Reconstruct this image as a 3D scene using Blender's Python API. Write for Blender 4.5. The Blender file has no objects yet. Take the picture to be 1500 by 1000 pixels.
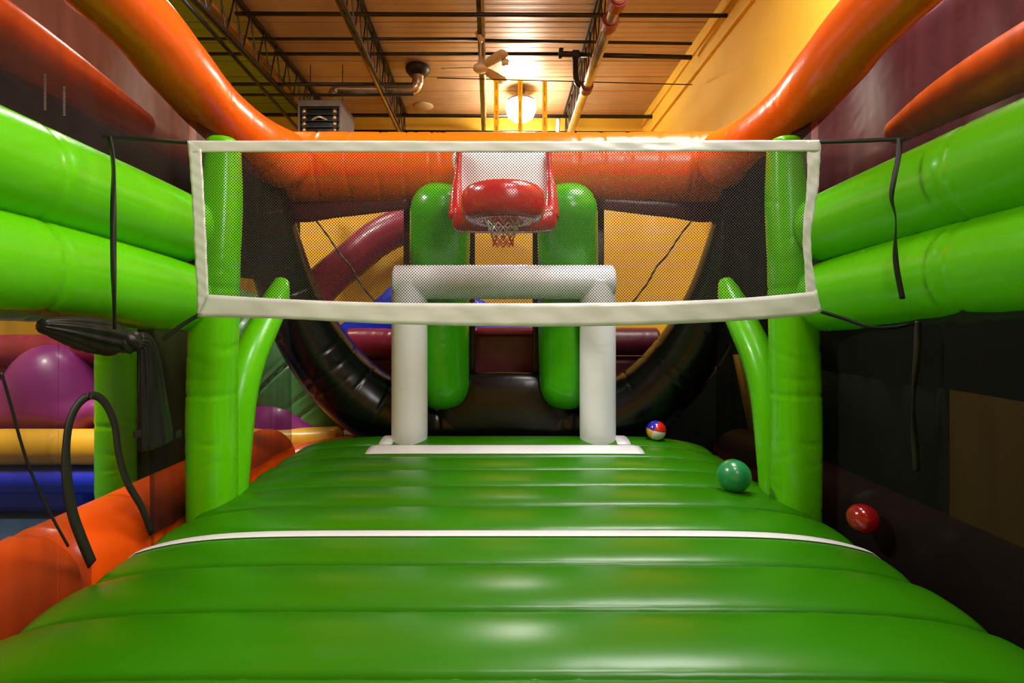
import bpy, math, random
import numpy as np
from mathutils import Vector

random.seed(7)
sc = bpy.context.scene
COL = sc.collection
PI = math.pi
F = 750.0; CX = 738.0; CY = 470.0; H = 1.2
def P(px, py, Y): return (((px-CX)/F)*Y, Y, H+((CY-py)/F)*Y)      # a sight line met at distance Y
def PX(px, py, X): return P(px, py, X*F/(px-CX))                    # a sight line met at the plane x = X

# ---------------------------------------------------------------- camera
cam = bpy.data.cameras.new('camera'); co = bpy.data.objects.new('camera', cam); COL.objects.link(co)
cam.sensor_width = 36; cam.lens = 36*F/1500
cam.shift_x = (750-CX)/1500; cam.shift_y = -(500-CY)/1500
co.location = (0, 0, H); co.rotation_euler = (PI/2, 0, 0); cam.clip_start = 0.02
sc.camera = co
# ---------------------------------------------------------------- world, lights, exposure
w = bpy.data.worlds.new('world'); sc.world = w; w.use_nodes = True
w.node_tree.nodes['Background'].inputs[0].default_value = (0.9, 0.8, 0.7, 1)
w.node_tree.nodes['Background'].inputs[1].default_value = 0.04
def area(name, loc, size, energy, color, rot=(0,0,0)):
    l = bpy.data.lights.new(name, 'AREA'); l.shape = 'RECTANGLE'; l.size = size[0]; l.size_y = size[1]
    l.energy = energy; l.color = color
    o = bpy.data.objects.new(name, l); COL.objects.link(o); o.location = loc; o.rotation_euler = rot
    return o
area('bay_light_front', (1.3, 0.9, 6.3), (1.6, 1.6), 140, (1.0, 0.97, 0.92))
area('bay_light_middle', (2.3, 4.3, 6.2), (2.4, 2.4), 260, (1.0, 0.97, 0.95))
area('fill_light_left', (-5.2, 3.2, 6.2), (0.9, 0.9), 400, (1.0, 0.95, 0.85))  # unseen fill lamp, added to light the left neighbour
area('bay_light_left_rear', (-4.0, 6.8, 6.2), (0.9, 0.9), 90, (1.0, 0.92, 0.8))
area('fill_light_front', (2.8, -2.5, 5.0), (2.2, 2.2), 220, (1.0, 0.98, 0.95), (math.radians(46), 0, math.radians(33)))  # unseen fill lamp, added and aimed to brighten the posts and left tubes
sc.view_settings.view_transform = 'Standard'; sc.view_settings.look = 'None'
sc.view_settings.gamma = 1.0; sc.view_settings.use_curve_mapping = False
sc.view_settings.exposure = 0.33

# ---------------------------------------------------------------- materials
def srgb(r, g, b):
    f = lambda c: (c/255)/12.92 if c/255 <= 0.04045 else (((c/255)+0.055)/1.055)**2.4
    return (f(r), f(g), f(b), 1)
def nd(nt, kind, **kw):
    n = nt.nodes.new(kind)
    for k, v in kw.items(): setattr(n, k, v)
    return n
def base(name, col, rough=0.4, metal=0.0, coat=0.0, spec=0.5):
    m = bpy.data.materials.new(name); m.use_nodes = True
    b = m.node_tree.nodes['Principled BSDF']
    b.inputs['Base Color'].default_value = col; b.inputs['Roughness'].default_value = rough
    b.inputs['Metallic'].default_value = metal; b.inputs['Coat Weight'].default_value = coat
    b.inputs['Coat Roughness'].default_value = 0.12; b.inputs['Specular IOR Level'].default_value = spec
    return m, b, m.node_tree
def vary(nt, b, col, amt, scale, stretch=(1,1,1)):
    tc = nd(nt, 'ShaderNodeTexCoord'); mp = nd(nt, 'ShaderNodeMapping'); mp.inputs['Scale'].default_value = stretch
    no = nd(nt, 'ShaderNodeTexNoise'); no.inputs['Scale'].default_value = scale; no.inputs['Detail'].default_value = 4
    nt.links.new(tc.outputs['Object'], mp.inputs['Vector']); nt.links.new(mp.outputs[0], no.inputs['Vector'])
    cr = nd(nt, 'ShaderNodeValToRGB')
    cr.color_ramp.elements[0].position = 0.3; cr.color_ramp.elements[1].position = 0.7
    cr.color_ramp.elements[0].color = tuple(c*(1-amt) for c in col[:3])+(1,)
    cr.color_ramp.elements[1].color = tuple(min(1, c*(1+amt)) for c in col[:3])+(1,)
    nt.links.new(no.outputs['Fac'], cr.inputs['Fac']); nt.links.new(cr.outputs[0], b.inputs['Base Color'])
    return mp
def vinyl(name, col, rough=0.3, bump=0.25, scale=7, coat=0.25, stretch=(1,1,1), spec=0.5, scuff=0.35):
    m, b, nt = base(name, col, rough, 0, coat, spec)
    mp = vary(nt, b, col, 0.06, 1.3)
    tc = nd(nt, 'ShaderNodeTexCoord'); mp = nd(nt, 'ShaderNodeMapping'); mp.inputs['Scale'].default_value = stretch
    nt.links.new(tc.outputs['Object'], mp.inputs['Vector'])
    n1 = nd(nt, 'ShaderNodeTexNoise'); n1.inputs['Scale'].default_value = scale; n1.inputs['Detail'].default_value = 1
    n1.inputs['Distortion'].default_value = 0.5
    nt.links.new(mp.outputs[0], n1.inputs['Vector'])
    bp = nd(nt, 'ShaderNodeBump'); bp.inputs['Strength'].default_value = bump; bp.inputs['Distance'].default_value = 0.02
    nt.links.new(n1.outputs['Fac'], bp.inputs['Height']); nt.links.new(bp.outputs[0], b.inputs['Normal'])
    # scuffs change the gloss
    n2 = nd(nt, 'ShaderNodeTexNoise'); n2.inputs['Scale'].default_value = 5
    nt.links.new(mp.outputs[0], n2.inputs['Vector'])
    mr = nd(nt, 'ShaderNodeMapRange'); mr.inputs['To Min'].default_value = rough*(1-0.2*scuff); mr.inputs['To Max'].default_value = rough*(1+0.25*scuff)
    nt.links.new(n2.outputs['Fac'], mr.inputs['Value']); nt.links.new(mr.outputs[0], b.inputs['Roughness'])
    return m
def scrim(name, col, cover, fold=0.1):
    m = bpy.data.materials.new(name); m.use_nodes = True; nt = m.node_tree; nt.nodes.clear()
    out = nd(nt, 'ShaderNodeOutputMaterial'); mix = nd(nt, 'ShaderNodeMixShader')
    tr = nd(nt, 'ShaderNodeBsdfTransparent'); pb = nd(nt, 'ShaderNodeBsdfPrincipled')
    pb.inputs['Base Color'].default_value = col; pb.inputs['Roughness'].default_value = 0.7; pb.inputs['Specular IOR Level'].default_value = 0.12
    tc = nd(nt, 'ShaderNodeTexCoord'); mp = nd(nt, 'ShaderNodeMapping'); mp.inputs['Scale'].default_value = (5, 5, 0.5)
    no = nd(nt, 'ShaderNodeTexNoise'); no.inputs['Scale'].default_value = 1.6; no.inputs['Detail'].default_value = 3
    mr = nd(nt, 'ShaderNodeMapRange'); mr.inputs['From Min'].default_value = 0.3; mr.inputs['From Max'].default_value = 0.7
    mr.inputs['To Min'].default_value = cover-fold; mr.inputs['To Max'].default_value = cover+fold
    L = nt.links.new
    L(tc.outputs['Object'], mp.inputs['Vector']); L(mp.outputs[0], no.inputs['Vector']); L(no.outputs['Fac'], mr.inputs['Value'])
    L(mr.outputs[0], mix.inputs[0]); L(tr.outputs[0], mix.inputs[1]); L(pb.outputs[0], mix.inputs[2]); L(mix.outputs[0], out.inputs[0])
    return m
def knit(name, col, pitch, cover):
    """knotless net: two families of diagonal threads with holes between"""
    m = bpy.data.materials.new(name); m.use_nodes = True; nt = m.node_tree; nt.nodes.clear(); L = nt.links.new
    out = nd(nt, 'ShaderNodeOutputMaterial'); mix = nd(nt, 'ShaderNodeMixShader')
    tr = nd(nt, 'ShaderNodeBsdfTransparent'); pb = nd(nt, 'ShaderNodeBsdfPrincipled')
    pb.inputs['Base Color'].default_value = col; pb.inputs['Roughness'].default_value = 0.5
    tc = nd(nt, 'ShaderNodeTexCoord'); sp = nd(nt, 'ShaderNodeSeparateXYZ'); L(tc.outputs['Object'], sp.inputs[0])
    def math_(op, a, b_=None):
        n = nd(nt, 'ShaderNodeMath', operation=op)
        for i, v in enumerate((a, b_)):
            if v is None: continue
            if isinstance(v, (int, float)): n.inputs[i].default_value = v
            else: L(v, n.inputs[i])
        return n.outputs[0]
    k = 2*PI/pitch
    sx = math_('SINE', math_('MULTIPLY', math_('ADD', sp.outputs[0], sp.outputs[2]), k*0.7071)); sz = math_('SINE', math_('MULTIPLY', math_('SUBTRACT', sp.outputs[0], sp.outputs[2]), k*0.7071))
    hole = math_('ADD', sx, sz)
    thr = 0.75 - cover*1.5
    f = math_('LESS_THAN', math_('MULTIPLY', hole, 1.0), -thr)
    L(f, mix.inputs[0]); L(tr.outputs[0], mix.inputs[1]); L(pb.outputs[0], mix.inputs[2]); L(mix.outputs[0], out.inputs[0])
    return m

G_FLOOR, _b, _nt = base('floor_green_vinyl', (0.026, 0.185, 0.0, 1), 0.29, 0, 0.0, 0.5); vary(_nt, _b, (0.026, 0.185, 0.0), 0.06, 1.2)
G_TUBE = vinyl('tube_green_vinyl', (0.105, 0.54, 0.001, 1), 0.27, 0.12, 5, 0.12, (1, 1, 1), 0.35)
G_COL = vinyl('column_green_vinyl', (0.045, 0.38, 0.002, 1), 0.26, 0.2, 8, 0.15, (1, 1, 1), 0.35)
G_PALE = vinyl('pale_green_vinyl', (0.10, 0.33, 0.11, 1), 0.4, 0.3, 7, 0.1)
ORANGE = vinyl('orange_vinyl', (0.95, 0.135, 0.003, 1), 0.27, 0.25, 6, 0.12, (1, 1, 1), 0.35)
ORANGE_SHADE = vinyl('shaded_orange_vinyl', (0.72, 0.075, 0.002, 1), 0.3, 0.2, 6, 0.1, (1, 1, 1), 0.35)  # darkened copy of the orange, shade on the left base tube
ORANGE_D = vinyl('burnt_orange_vinyl', (0.55, 0.075, 0.006, 1), 0.35, 0.25, 6, 0.2)
BLACK = vinyl('black_vinyl', (0.003, 0.003, 0.004, 1), 0.24, 0.12, 5, 0.0, (1, 1, 1), 0.45)
WHITE = vinyl('white_vinyl', (0.80, 0.82, 0.86, 1), 0.38, 0.12, 8, 0.15)
BAND = vinyl('white_net_band_vinyl', (0.72, 0.75, 0.72, 1), 0.3, 0.25, 5, 0.2, (1, 1, 2))
RED = vinyl('red_vinyl', (0.52, 0.012, 0.006, 1), 0.25, 0.3, 12, 0.3)
MAROON = vinyl('maroon_vinyl', (0.10, 0.010, 0.022, 1), 0.38, 0.3, 6, 0.1)
MAROON_L = vinyl('wine_red_vinyl', (0.27, 0.015, 0.045, 1), 0.36, 0.3, 6, 0.15)
PURPLE = vinyl('purple_vinyl', (0.26, 0.022, 0.19, 1), 0.4, 0.2, 6, 0.1)
YELLOW = vinyl('yellow_vinyl', (0.75, 0.42, 0.03, 1), 0.4, 0.25, 5, 0.1)
BLUE = vinyl('blue_vinyl', (0.004, 0.035, 0.8, 1), 0.35, 0.2, 5, 0.1)
BROWN = vinyl('brown_vinyl', (0.17, 0.045, 0.018, 1), 0.45, 0.3, 6, 0.0)
UNLIT = vinyl('unlit_olive_vinyl', (0.009, 0.012, 0.006, 1), 0.7, 0.2, 5, 0.0, (1, 1, 1), 0.15)  # near-black tone painted for unlit space behind the side mesh
DEEP_SHADE = vinyl('deep_shade_base_vinyl', (0.045, 0.006, 0.004, 1), 0.5, 0.2, 6, 0.0, (1, 1, 1), 0.2)  # right base tube's shadow painted in as a near-black red
GREEN_SHADE = vinyl('shaded_green_vinyl', (0.05, 0.062, 0.006, 1), 0.6, 0.2, 5, 0.0, (1, 1, 1), 0.2)  # pillar green darkened, its shade put into the colour
MESH = scrim('black_side_mesh', (0.022, 0.014, 0.014, 1), 0.52)
MESH_R = scrim('black_side_mesh_dense', (0.006, 0.006, 0.006, 1), 0.74, 0.04)
NET = knit('volleyball_net_mesh', (0.035, 0.03, 0.03, 1), 0.0115, 0.30)
STRAP, _, _ = base('black_webbing', (0.006, 0.006, 0.006, 1), 0.5)
CLOTH, _b, _nt = base('black_mesh_cloth', (0.009, 0.008, 0.007, 1), 0.4, 0, 0, 0.35); vary(_nt, _b, (0.009, 0.008, 0.007), 0.6, 6, (3, 3, 0.6))
ZIP, _b, _nt = base('dark_olive_binding', (0.012, 0.012, 0.007, 1), 0.55)
W_CORD, _, _ = base('white_cord', (0.75, 0.7, 0.68, 1), 0.6)
R_CORD, _, _ = base('red_cord', (0.6, 0.03, 0.02, 1), 0.6)
STEEL_D, _b, _nt = base('dark_painted_steel', (0.022, 0.016, 0.014, 1), 0.4, 0.3); vary(_nt, _b, (0.022, 0.016, 0.014), 0.5, 5)
CHROME, _b, _nt = base('galvanized_pipe', (0.55, 0.46, 0.36, 1), 0.28, 0.9); vary(_nt, _b, (0.5, 0.42, 0.33), 0.35, 4)
BRASS, _b, _nt = base('amber_painted_beam', (0.30, 0.14, 0.03, 1), 0.35, 0.5); vary(_nt, _b, (0.30, 0.14, 0.03), 0.3, 3)
REDIRON, _, _ = base('red_coupling_paint', (0.22, 0.03, 0.018, 1), 0.45)
GREYBOX, _b, _nt = base('grey_heater_enamel', (0.14, 0.12, 0.115, 1), 0.45); vary(_nt, _b, (0.14, 0.12, 0.115), 0.15, 5)
CREAM, _, _ = base('cream_fan_enamel', (0.62, 0.45, 0.28, 1), 0.4)
YSTRAP, _b, _nt = base('yellow_strap_webbing', (0.85, 0.55, 0.02, 1), 0.6)
_t = nd(_nt, 'ShaderNodeBsdfTranslucent'); _t.inputs[0].default_value = (0.95, 0.6, 0.03, 1); _m = nd(_nt, 'ShaderNodeMixShader')
_m.inputs[0].default_value = 0.6; _nt.links.new(_b.outputs[0], _m.inputs[1]); _nt.links.new(_t.outputs[0], _m.inputs[2])
_nt.links.new(_m.outputs[0], _nt.nodes['Material Output'].inputs[0])
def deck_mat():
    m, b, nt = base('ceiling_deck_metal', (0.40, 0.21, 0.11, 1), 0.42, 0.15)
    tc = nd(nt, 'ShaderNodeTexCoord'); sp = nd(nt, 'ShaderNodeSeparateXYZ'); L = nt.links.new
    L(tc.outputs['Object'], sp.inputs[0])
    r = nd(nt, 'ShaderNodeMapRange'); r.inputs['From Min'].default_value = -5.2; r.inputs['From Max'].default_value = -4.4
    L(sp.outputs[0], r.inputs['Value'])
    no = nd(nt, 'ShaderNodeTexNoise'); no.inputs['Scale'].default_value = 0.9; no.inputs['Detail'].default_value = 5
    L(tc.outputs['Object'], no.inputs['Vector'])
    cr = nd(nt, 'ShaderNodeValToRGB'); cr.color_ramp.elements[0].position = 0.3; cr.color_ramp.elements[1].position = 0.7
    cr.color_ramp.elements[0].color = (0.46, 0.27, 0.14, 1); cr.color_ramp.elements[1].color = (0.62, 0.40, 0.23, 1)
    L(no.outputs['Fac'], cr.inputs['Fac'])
    mx = nd(nt, 'ShaderNodeMix', data_type='RGBA'); L(r.outputs[0], mx.inputs[0]); mx.inputs[6].default_value = (0.20, 0.30, 0.02, 1)  # green bounce light painted into the deck colour on the left
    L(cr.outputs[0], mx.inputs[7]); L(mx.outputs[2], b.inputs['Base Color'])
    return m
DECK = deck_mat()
def wallpaint(name, col):
    m, b, nt = base(name, col, 0.6); vary(nt, b, col, 0.12, 0.5)
    n1 = nd(nt, 'ShaderNodeTexNoise'); n1.inputs['Scale'].default_value = 60
    bp = nd(nt, 'ShaderNodeBump'); bp.inputs['Strength'].default_value = 0.08
    nt.links.new(n1.outputs['Fac'], bp.inputs['Height']); nt.links.new(bp.outputs[0], b.inputs['Normal'])
    return m
WALLY = wallpaint('yellow_wall_paint', (0.80, 0.47, 0.035, 1))
MAT_FLOOR = wallpaint('blue_floor_mat', (0.03, 0.07, 0.13, 1))
def emis(name, col, s):
    m = bpy.data.materials.new(name); m.use_nodes = True; nt = m.node_tree; nt.nodes.clear()
    e = nd(nt, 'ShaderNodeEmission'); e.inputs[0].default_value = col; e.inputs[1].default_value = s
    o = nd(nt, 'ShaderNodeOutputMaterial'); nt.links.new(e.outputs[0], o.inputs[0]); return m
GLOW = emis('lamp_glow', (1, 0.93, 0.84, 1), 90)
LAMPCAP, _, _ = base('lilac_lamp_cap', (0.35, 0.28, 0.45, 1), 0.3)

# ---------------------------------------------------------------- builders
def link(name, verts, faces, mat, parent=None, smooth=True, slots=None, idx=None):
    me = bpy.data.meshes.new(name); me.from_pydata([tuple(map(float, v)) for v in verts], [], faces)
    me.materials.append(mat)
    if slots:
        for s in slots: me.materials.append(s)
    if idx is not None: me.polygons.foreach_set('material_index', idx)
    if smooth: me.polygons.foreach_set('use_smooth', [True]*len(me.polygons))
    me.update()
    o = bpy.data.objects.new(name, me); COL.objects.link(o)
    if parent: o.parent = parent; o.location = -Vector(parent.location) if parent.type == 'EMPTY' and not parent.parent else (0,0,0)
    return o
def tag(o, label=None, cat=None, group=None, kind=None):
    if label: o['label'] = label
    if cat: o['category'] = cat
    if group: o['group'] = group
    if kind: o['kind'] = kind
    return o
def empty(name, loc, label, cat, group=None):
    o = bpy.data.objects.new(name, None); COL.objects.link(o); o.location = loc; o.empty_display_size = 0.2
    return tag(o, label, cat, group)
def spline(pts, vals, n):
    pts = np.array(pts, float); vals = np.array(vals, float)
    q = np.hstack([pts, vals.reshape(len(pts), -1)])
    if len(q) == 2:
        t = np.linspace(0, 1, n)[:, None]; r = q[0]*(1-t)+q[1]*t
    else:
        e = np.vstack([2*q[0]-q[1], q, 2*q[-1]-q[-2]]); out = []
        m = len(q)-1
        for t in np.linspace(0, m-1e-9, n*2):
            i = int(t); u = t-i; p0, p1, p2, p3 = e[i], e[i+1], e[i+2], e[i+3]
            out.append(0.5*((2*p1)+(-p0+p2)*u+(2*p0-5*p1+4*p2-p3)*u*u+(-p0+3*p1-3*p2+p3)*u**3))
        out = np.array(out); d = np.r_[0, np.cumsum(np.linalg.norm(np.diff(out[:, :3], axis=0), axis=1))]
        s = np.linspace(0, d[-1], n); r = np.stack([np.interp(s, d, out[:, k]) for k in range(out.shape[1])], 1)
    return r[:, :3], r[:, 3:]
def tube(name, pts, rad, mat, parent=None, n=None, seg=40, cap=1.0, seams=(), pucker=0.02, groove=0.06, squash=1.0,
         wr=0.0, pleat=0, pleat_amp=0.0, up=(0, 0, 1), seed=0, square=2.0, pn=18):
    """an inflated tube: rounded ends, stitched seams with puckers. cap = roundness of the ends (0 flat)"""
    rad = rad if isinstance(rad, (list, tuple)) else [rad]*len(pts)
    L = sum((Vector(pts[i+1])-Vector(pts[i])).length for i in range(len(pts)-1))
    if n is None: n = int(max(6, min(160, L/0.025)))
    c, r = spline(pts, rad, n); r = r[:, 0]
    s = np.r_[0, np.cumsum(np.linalg.norm(np.diff(c, axis=0), axis=1))]; L = s[-1]
    if cap > 0:
        for side in (0, 1):
            e = s if side == 0 else L-s
            rc = (r[0] if side == 0 else r[-1])*cap
            k = np.clip(1-e/rc, 0, 1); r = r*np.sqrt(np.clip(1-k*k, 0, 1))**0.8
        r = np.maximum(r, 1e-4)
    t = np.gradient(c, axis=0); t /= np.linalg.norm(t, axis=1)[:, None]+1e-12
    ref = np.array(up, float)
    if abs(t[0]@ref) > 0.95: ref = np.array((0, 1, 0.))
    u = ref - t[0]*(t[0]@ref); u /= np.linalg.norm(u); U = [u]
    for i in range(1, n):
        u = U[-1]-t[i]*(t[i]@U[-1]); u /= np.linalg.norm(u); U.append(u)
    U = np.array(U); V = np.cross(t, U)
    th = np.linspace(0, 2*PI, seg, endpoint=False)
    R = np.repeat(r[:, None], seg, 1)
    rng = np.random.RandomState(seed+int(1000*abs(pts[0][0])) % 97)
    for q in seams:
        d = np.abs(s-q*L); a = np.exp(-d/0.05)[:, None]
        R = R*(1-groove*np.exp(-(d/0.012)**2)[:, None])
        ph = rng.uniform(0, 6, 3)
        R = R*(1+pucker*a*(np.sin(pn*th+ph[0])+0.6*np.sin((pn*1.7)//1*th+ph[1]))[None, :]*np.clip(d/0.02, 0, 1)[:, None])
    if wr > 0:      # crosswise wrinkles that run round part of the tube
        for k in range(int(L/0.10)):
            s0 = rng.uniform(0, L); t0 = rng.uniform(0, 2*PI); wd = rng.uniform(0.4, 1.1); sk = rng.uniform(-0.08, 0.08)
            dd = (th-t0+PI) % (2*PI)-PI
            R = R*(1-wr*np.exp(-(dd/wd)**2)[None, :]*np.exp(-(((s[:, None]-s0)+sk*dd[None, :])/0.012)**2))
    if pleat: R = R*(1+pleat_amp*np.sin(pleat*th+0.9*np.sin(3*th))[None, :]*(0.6+0.4*np.sin(s*9))[:, None])
    cs = np.sign(np.cos(th))*np.abs(np.cos(th))**(2/square); sn = np.sign(np.sin(th))*np.abs(np.sin(th))**(2/square)
    v = c[:, None, :]+R[..., None]*(cs[None, :, None]*U[:, None, :]+squash*sn[None, :, None]*V[:, None, :])
    v = v.reshape(-1, 3)
    f = [(i*seg+j, i*seg+(j+1) % seg, (i+1)*seg+(j+1) % seg, (i+1)*seg+j) for i in range(n-1) for j in range(seg)]
    f.append(tuple(range(seg-1, -1, -1))); f.append(tuple((n-1)*seg+j for j in range(seg)))
    return link(name, v, f, mat, parent)
class MB:
    def __init__(s): s.v = []; s.f = []
    def box(s, a, b):
        x0, y0, z0 = a; x1, y1, z1 = b; k = len(s.v)
        s.v += [(x, y, z) for z in (z0, z1) for y in (y0, y1) for x in (x0, x1)]
        s.f += [tuple(k+i for i in q) for q in ((0,2,3,1),(4,5,7,6),(0,1,5,4),(2,6,7,3),(0,4,6,2),(1,3,7,5))]
        return s
    def rod(s, a, b, r, seg=8, r2=None):
        a, b = Vector(a), Vector(b); t = (b-a).normalized(); u = t.orthogonal().normalized(); v = t.cross(u); k = len(s.v)
        for p, rr in ((a, r), (b, r if r2 is None else r2)):
            for j in range(seg):
                q = 2*PI*j/seg; s.v.append(tuple(p+u*(rr*math.cos(q))+v*(rr*math.sin(q))))
        for j in range(seg): s.f.append((k+j, k+(j+1) % seg, k+seg+(j+1) % seg, k+seg+j))
        s.f.append(tuple(k+j for j in range(seg-1, -1, -1))); s.f.append(tuple(k+seg+j for j in range(seg)))
        return s
    def lathe(s, prof, c, seg=40, axis='z'):
        k = len(s.v)
        for r, z in prof:
            for j in range(seg):
                q = 2*PI*j/seg; s.v.append((c[0]+r*math.cos(q), c[1]+r*math.sin(q), c[2]+z))
        for i in range(len(prof)-1):
            for j in range(seg): s.f.append((k+i*seg+j, k+i*seg+(j+1) % seg, k+(i+1)*seg+(j+1) % seg, k+(i+1)*seg+j))
        return s
    def bar(s, a, b, w_, h_):        # rectangular bar between two points, height along z
        a, b = Vector(a), Vector(b); t = (b-a).normalized(); u = Vector((0,0,1)); u = (u-t*t.dot(u)).normalized(); v = t.cross(u); k = len(s.v)
        for p in (a, b):
            for i, j in ((-1,-1),(1,-1),(1,1),(-1,1)): s.v.append(tuple(p+v*(i*w_/2)+u*(j*h_/2)))
        s.f += [tuple(k+i for i in q) for q in ((0,1,2,3),(7,6,5,4),(0,4,5,1),(1,5,6,2),(2,6,7,3),(3,7,4,0))]
        return s
    def build(s, name, mat, parent=None, smooth=False): return link(name, s.v, s.f, mat, parent, smooth)
def bevel(o, wd=0.01, seg=2):
    m = o.modifiers.new('bevel', 'BEVEL'); m.width = wd; m.segments = seg; m.limit_method = 'ANGLE'; return o
def solid(o, t):
    m = o.modifiers.new('solidify', 'SOLIDIFY'); m.thickness = t; m.offset = 0; return o
def grid(name, fn, nu, nv, mat, parent=None, thick=0.003):
    v = [fn(i/nu, j/nv) for i in range(nu+1) for j in range(nv+1)]
    f = [(i*(nv+1)+j, (i+1)*(nv+1)+j, (i+1)*(nv+1)+j+1, i*(nv+1)+j+1) for i in range(nu) for j in range(nv)]
    o = link(name, v, f, mat, parent)
    return solid(o, thick) if thick else o
def ribbon(name, pts, width, mat, parent=None, side=(0, 1, 0), n=60, thick=0.004, twist=0.0):
    c, wv = spline(pts, width if isinstance(width, list) else [width]*len(pts), n)
    t = np.gradient(c, axis=0); sd = np.array(side, float)
    v = []
    for i in range(n):
        tt = t[i]/np.linalg.norm(t[i]); s = sd-tt*(sd@tt); s /= np.linalg.norm(s)
        if twist:
            a = twist*math.sin(i/n*9)*0.9; nn = np.cross(tt, s); s = s*math.cos(a)+nn*math.sin(a)
        v += [c[i]-s*wv[i, 0]/2, c[i]+s*wv[i, 0]/2]
    f = [(2*i, 2*i+1, 2*i+3, 2*i+2) for i in range(n-1)]
    return solid(link(name, v, f, mat, parent), thick)
def struct(o): o['kind'] = 'structure'; return o
def pillow(name, outline, Y, depth, mat, parent=None, rings=10):
    """puffed pad in the plane y = Y: outline [(x, z)], bulging towards -y"""
    o = np.array(outline, float); c = o.mean(0); n = len(o); v = []
    for k in range(rings+1):
        a = k/rings; sc_ = math.cos(a*PI/2*0.98); dz = math.sin(a*PI/2)
        q = c+(o-c)*sc_
        for p in q: v.append((p[0], Y-depth*dz, p[1]))
    f = [(k*n+j, k*n+(j+1) % n, (k+1)*n+(j+1) % n, (k+1)*n+j) for k in range(rings) for j in range(n)]
    f.append(tuple(rings*n+j for j in range(n)))
    m = len(v)
    for p in o: v.append((p[0], Y+0.12, p[1]))
    f += [(m+j, m+(j+1) % n, (j+1) % n, j) for j in range(n)]; f.append(tuple(m+j for j in range(n-1, -1, -1)))
    return link(name, v, f, mat, parent)
def closed(pts, n=48):
    p = [(x, 0, z) for x, z in pts]; p2 = p[-2:]+p+p[:2]
    c, _ = spline(p2, [0]*len(p2), n*3); 
    a = np.array(p, float); s0 = np.argmin(np.linalg.norm(c-a[0], axis=1)+1e3*(np.arange(len(c)) > len(c)//2)); s1 = np.argmin(np.linalg.norm(c-a[0], axis=1)+1e3*(np.arange(len(c)) <= len(c)//2))
    return [(c[int(i)][0], c[int(i)][2]) for i in np.linspace(s0, s1, n, endpoint=False)]

# ================================================================ THE ROOM
ZF = -0.75; ZC = H+5.5; XR = 3.74; YB = 13.75; XL = -9.0; YFR = -6.0
struct(MB().box((XL, YFR, ZF-0.1), (XR, YB, ZF)).build('floor', MAT_FLOOR))
struct(MB().box((XR, YFR, ZF), (XR+0.2, YB+0.2, ZC+0.2)).build('wall_right', WALLY))
struct(MB().box((XL, YB, ZF), (XR, YB+0.2, ZC+0.2)).build('wall_back', WALLY))
struct(MB().box((XL-0.2, YFR, ZF), (XL, YB+0.2, ZC+0.2)).build('wall_left', WALLY))
struct(MB().box((XL, YFR-0.2, ZF), (XR+0.2, YFR, ZC+0.2)).build('wall_front', WALLY))
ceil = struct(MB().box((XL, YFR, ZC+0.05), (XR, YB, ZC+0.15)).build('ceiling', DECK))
pitch = 0.704; y0 = 9.44-pitch*4; k = 0
while y0+k*pitch < YB-0.02:
    a = y0+k*pitch; b = min(a+pitch-0.025, YB)
    m = MB(); nr = 4; dz = 0.035
    prof = []                      # shallow ribs across the panel
    for i in range(nr):
        u0 = a+(b-a)*i/nr; w_ = (b-a)/nr
        prof += [(u0, ZC), (u0+w_*0.42, ZC), (u0+w_*0.5, ZC+0.003), (u0+w_*0.92, ZC+0.003)]
    prof.append((b, ZC)); v = []; f = []
    for x in (XL, XR): v += [(x, y, z) for y, z in prof]
    n = len(prof); f = [(i, i+1, n+i+1, n+i) for i in range(n-1)]
    kk = len(v); v += [(XL, a, ZC+0.045), (XL, b, ZC+0.045), (XR, a, ZC+0.045), (XR, b, ZC+0.045)]
    f += [(0, n, kk+2, kk), (n-1, kk+1, kk+3, 2*n-1)]
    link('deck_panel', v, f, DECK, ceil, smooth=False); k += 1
struct(bevel(MB().box((XR-0.07, 2, ZC-0.74), (XR, YB, ZC-0.66)).build('trim_1', WALLY)))
struct(MB().box((XR-0.05, 2, ZC-0.3), (XR, YB, ZC-0.26)).build('trim_2', WALLY))

S = 1.1
def joist(X0, X1, label, Ya=6.2, Yb=13.6, chord=STEEL_D):
    t = empty('bar_joist', ((X0+X1)/2, (Ya+Yb)/2, ZC-0.06), label, 'roof joist', 'open web joists under the metal deck')
    zt = ZC-0.07; zb = ZC-0.83
    X = lambda y: X0+(X1-X0)*(y-7.7)/(13.6-7.7)
    for dx in (-0.035, 0.035): MB().bar((X(Ya)+dx, Ya, zt), (X(Yb)+dx, Yb, zt), 0.045, 0.05).build('top_chord', STEEL_D, t)
    for dx in (-0.035, 0.035): MB().bar((X(Ya)+dx, Ya, zb), (X(Yb)+dx, Yb, zb), 0.045, 0.05).build('bottom_chord', chord, t)
    n = 14; st = (Yb-Ya)/n
    for i in range(n):
        a = Ya+i*st
        MB().rod((X(a), a, zb), (X(a+st/2), a+st/2, zt), 0.014).build('web_rod', STEEL_D, t)
        MB().rod((X(a+st/2), a+st/2, zt), (X(a+st), a+st, zb), 0.014).build('web_rod', STEEL_D, t)
    return t
joist(-4.5, -4.55, 'open web roof joist farthest left, behind the amber beam')
joist(-2.40, -2.60, 'open web roof joist between the heater flue and the fan')
joist(1.62, 1.62, 'open web roof joist beside the large pipe with red couplings')
def beam(name, a, b, w_, h_, mat, label, cat): return tag(bevel(MB().bar(a, b, w_, h_).build(name, mat), 0.006), label, cat)
beam('ceiling_beam', P(290, -12, 7.7), P(452, 166, 12.2), 0.17, 0.09, BRASS, 'amber channel beam running back to the grey heater', 'beam')
def pipe(name, a, b, r, mat, label, cat='pipe'):
    return tag(MB().rod(a, b, r, 16).build(name, mat, None, True), label, cat)
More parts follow.
